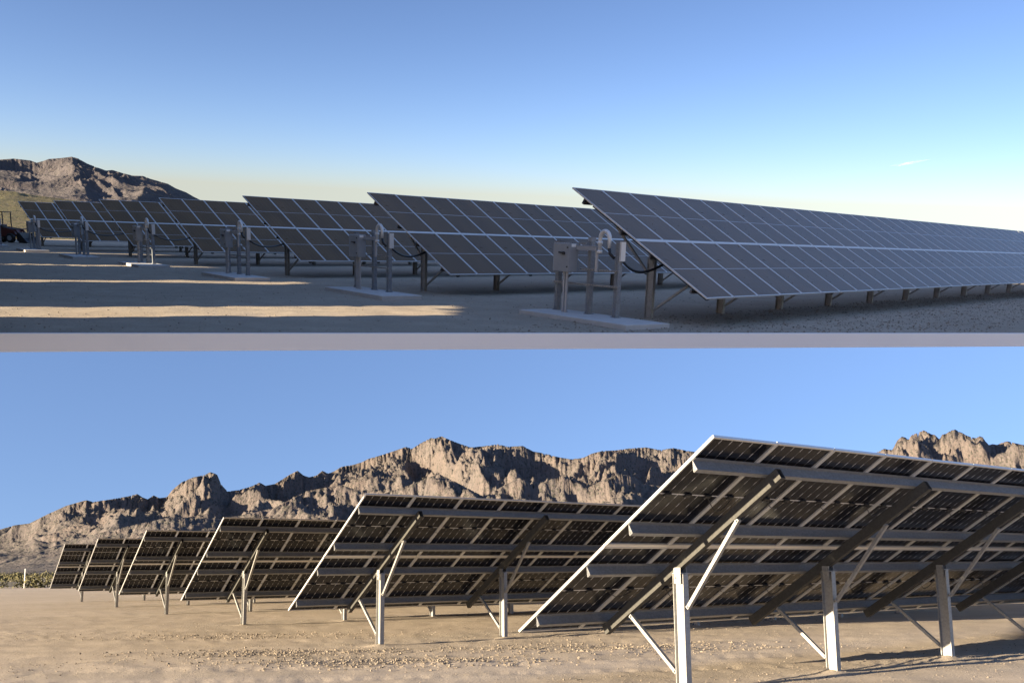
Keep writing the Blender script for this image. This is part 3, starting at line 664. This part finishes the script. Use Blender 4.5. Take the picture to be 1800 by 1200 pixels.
rim = MB(); rim.tube([(0, -0.16, 0), (0, 0.16, 0)], 0.19, 14); me_ri = rim.mesh('rim', M_BOX)
for sx_ in (-0.9, 0.62):
    for sy in (-0.62, 0.62):
        w = link('wheel', me_ty, lt, (sx_, sy, 0.36)); link('rim', me_ri, w)
for sy in (-0.42, 0.42):
    b = MB(); b.bar((-0.3, sy, 1.15), (0.9, sy, 1.0), 0.09, 0.14, (0, 1, 0)); b.bar((0.9, sy, 1.0), (1.35, sy, 0.45), 0.09, 0.13, (0, 1, 0)); link('lift_arm', b.mesh('lift_arm', M_MAROON), lt)
b = MB(); b.prism([(1.28, 0.75), (1.36, 0.80), (1.45, 0.35), (2.1, 0.05), (2.1, 0.0), (1.38, 0.06), (1.22, 0.3)], (0, -0.75, 0), (0, 0.75, 0), Vector((1, 0, 0)), Vector((0, 0, 1)))
for sy in (-0.75, 0.75): b.prism([(1.30, 0.75), (1.45, 0.78), (2.08, 0.06), (1.38, 0.04), (1.24, 0.3)], (0, sy-0.02, 0), (0, sy+0.02, 0), Vector((1, 0, 0)), Vector((0, 0, 1)))
link('bucket', b.mesh('bucket', M_BLACK), lt)

# ------------------------------------------------------------------ lower left: marker post, silt fences, scrub
mp = thing('marker_post', M_LOW, (-52.6, 99.5, 0), 0, 'thin white marker post at the far left edge of the plain', 'post')
b = MB(); b.tube([(0, 0, -0.2), (0, 0, 2.0)], 0.055, 10); link('pole', b.mesh('pole', M_WHITE), mp)
b = MB(); b.tube([(0, 0, 2.0), (0, 0, 2.06)], 0.07, 10); b.bar((-0.12, 0, 1.98), (0.05, 0, 1.98), 0.03, 0.03); link('cap', b.mesh('cap', M_WHITE), mp)
def silt_fence(p0, p1, h, label):
    p0, p1 = np.array(p0), np.array(p1); L = np.linalg.norm(p1-p0); a = math.atan2(p1[1]-p0[1], p1[0]-p0[0])
    t = thing('silt_fence', M_LOW, (p0[0], p0[1], 0), a, label, 'fence', 'black silt fences at the edge of the plain')
    n = int(L/0.4)+1; v1 = [(i*L/n, 0.05*math.sin(i*1.7), -0.05) for i in range(n+1)]; v2 = [(i*L/n, 0.05*math.sin(i*1.7)+0.03*math.sin(i*0.9), h*(1+0.07*math.sin(i*2.1))) for i in range(n+1)]
    b = MB(); b.add(v1+v2, [(i, i+1, n+2+i, n+1+i) for i in range(n)]); o = link('fabric', b.mesh('fabric', M_FABRIC), t)
    sm = o.modifiers.new('solid', 'SOLIDIFY'); sm.thickness = 0.012
    for i in range(int(L/2)+1):
        b = MB(); b.box((i*2.0, 0.07, h*0.5), (0.05, 0.05, h*1.25)); link('stake', b.mesh('stake', M_WOOD), t)
silt_fence((-66, 111), (-55.6, 106.4), 0.62, 'black silt fence left of the white marker post')
silt_fence((-52.2, 106.5), (-44, 103.5), 0.72, 'black silt fence behind the farthest rear-view array')

def bush_cloud(name, pts, matl, M, seed, label):
    r = np.random.RandomState(seed); vs = []; fs = []; nv = 0
    for (x, y, z, w, h) in pts:
        n = 46
        d = r.normal(size=(n, 3)); d /= np.linalg.norm(d, axis=1)[:, None]; rad = r.uniform(0.45, 1, n)**0.5
        c = np.stack([x + d[:, 0]*rad*w, y + d[:, 1]*rad*w, z + 0.05 + np.abs(d[:, 2])*rad*h], 1)
        for q in range(n):
            a = r.normal(size=3); a /= np.linalg.norm(a); b_ = np.cross(a, r.normal(size=3)); b_ /= np.linalg.norm(b_); s = r.uniform(0.08, 0.2)*w
            vs += [c[q]-a*s, c[q]+b_*s*0.6, c[q]+a*s, c[q]-b_*s*0.6]; fs.append((nv, nv+1, nv+2, nv+3)); nv += 4
    me = bpy.data.meshes.new(name); me.from_pydata([tuple(p) for p in vs], [], fs); me.materials.append(matl); me.update()
    return tag(place(link(name, me), M), label, 'scrub', kind='stuff')
rs = np.random.RandomState(4)
pts = []
for i in range(620):
    a = math.radians(rs.uniform(-38, -14)); d = 112 + 330*rs.uniform(0, 1)**1.7
    pts.append((d*math.sin(a), d*math.cos(a), 0, rs.uniform(0.5, 1.3)*(1+d/400), rs.uniform(0.6, 1.3)*(1+d/500)))
bush_cloud('desert_scrub', pts, M_LEAF, M_LOW, 5, 'yellow green desert scrub beyond the edge of the lower plain')

# ------------------------------------------------------------------ loose stones
def stones(name, M, spots, matl, hfun, seed, label):
    r = np.random.RandomState(seed)
    base = np.array([(1, 0, 0), (-1, 0, 0), (0, 1, 0), (0, -1, 0), (0, 0, 1), (0, 0, -1)], float)
    ft = np.array([(0, 2, 4), (2, 1, 4), (1, 3, 4), (3, 0, 4), (2, 0, 5), (1, 2, 5), (3, 1, 5), (0, 3, 5)])
    n = len(spots); sp = np.array(spots)
    s = sp[:, 2][:, None, None]*r.uniform(0.55, 1.15, (n, 6, 3)); v = base[None]*s
    a = r.uniform(0, 6.28, n); c, d = np.cos(a)[:, None], np.sin(a)[:, None]
    x = v[:, :, 0]*c - v[:, :, 1]*d + r.uniform(-.2, .2, (n, 6))*sp[:, 2][:, None]; y = v[:, :, 0]*d + v[:, :, 1]*c; z = v[:, :, 2]*0.7
    V = np.stack([x + sp[:, 0][:, None], y + sp[:, 1][:, None], z + hfun(sp[:, 0], sp[:, 1])[:, None] + sp[:, 2][:, None]*0.25], -1).reshape(-1, 3)
    Fc = (ft[None] + (np.arange(n)*6)[:, None, None]).reshape(-1, 3)
    me = bpy.data.meshes.new(name); me.from_pydata(V.tolist(), [], Fc.tolist()); me.materials.append(matl); me.update()
    return tag(place(link(name, me), M), label, 'gravel', kind='stuff')
r = np.random.RandomState(12); sp = []
def near_row(k): return OB + k*(DB*0.17884 - NB*9.38489)
for k in range(3):
    for i in range(2600 if k < 2 else 900):
        u = r.uniform(-6, 16); w_ = r.normal(2.0, 1.3); q = near_row(k) + DB*u + NB*w_
        sp.append((q[0], q[1], 0.007 + 0.018*r.uniform()**3))
for i in range(4500):
    d = 7 + 30*r.uniform()**1.4; a = r.uniform(-0.6, 0.62); sp.append((d*math.sin(a), d*math.cos(a), 0.004 + 0.012*r.uniform()**3))
for cx, cy, sg, nn in ((-2.2, 17.0, 1.0, 1500), (-4.5, 19.0, 0.9, 900), (2.0, 19.5, 1.3, 1200), (-7, 24, 1.2, 700)):
    for i in range(nn): sp.append((r.normal(cx, sg*1.6), r.normal(cy, sg*0.5), 0.012 + 0.03*r.uniform()**2))
stones('loose_gravel', M_LOW, sp, M_PEBBLE, low_height, 3, 'loose gravel scattered around the rear-view array posts')
sp = []
for i in range(9000):
    u = r.uniform(-5, 34); w_ = r.uniform(-4.0, 2.2); q = OA + DA*u + YA*w_
    if q[1] > front_y(q[0]) + 0.1: sp.append((q[0], q[1], 0.012 + 0.026*r.uniform()**3))
for i in range(5000):
    y_ = 15 + 25*r.uniform(); x_ = r.uniform(-0.58, 0.6)*y_
    if y_ > front_y(x_) + 0.1: sp.append((x_, y_, 0.008 + 0.018*r.uniform()**3))
stones('yard_gravel_stones', M_UP, sp, M_PEBBLE, up_height, 8, 'coarse grey gravel in front of the nearest front-view array')

# ------------------------------------------------------------------ one thin cloud low over the terrace
q = np.array([(1597-900)/F_PX, -(287-PY)/F_PX, 1.0]); q = to_world(q/np.linalg.norm(q)); cw = CAM + q*4000
side = np.cross(q, [0, 0, 1.0]); side /= np.linalg.norm(side); upv = np.cross(side, q)
rc = np.random.RandomState(2); b = MB()
for i in range(16):
    u = rc.normal(0, 26); c_ = Vector(cw + side*u + upv*(rc.normal(0, 2.0) + 0.045*u) + q*rc.normal(0, 25)); L_ = rc.uniform(18, 46)*math.exp(-(u/90)**2)
    b.tube([c_ + Vector(side)*L_*t for t in (-1, -0.6, 0, 0.6, 1)], [0.2, 1.5, 2.2, 1.4, 0.2], 8)
cm = bpy.data.materials.new('cloud'); cm.use_nodes = True; ct = cm.node_tree; ct.nodes.clear()
pv = ct.nodes.new('ShaderNodeVolumePrincipled'); pv.inputs['Color'].default_value = (1, 1, 1, 1); pv.inputs['Density'].default_value = 0.022
oo = ct.nodes.new('ShaderNodeOutputMaterial'); ct.links.new(pv.outputs[0], oo.inputs['Volume'])
tag(link('cloud', b.mesh('cloud', cm)), 'thin white wisp of cloud in the upper right sky', 'cloud', kind='stuff')
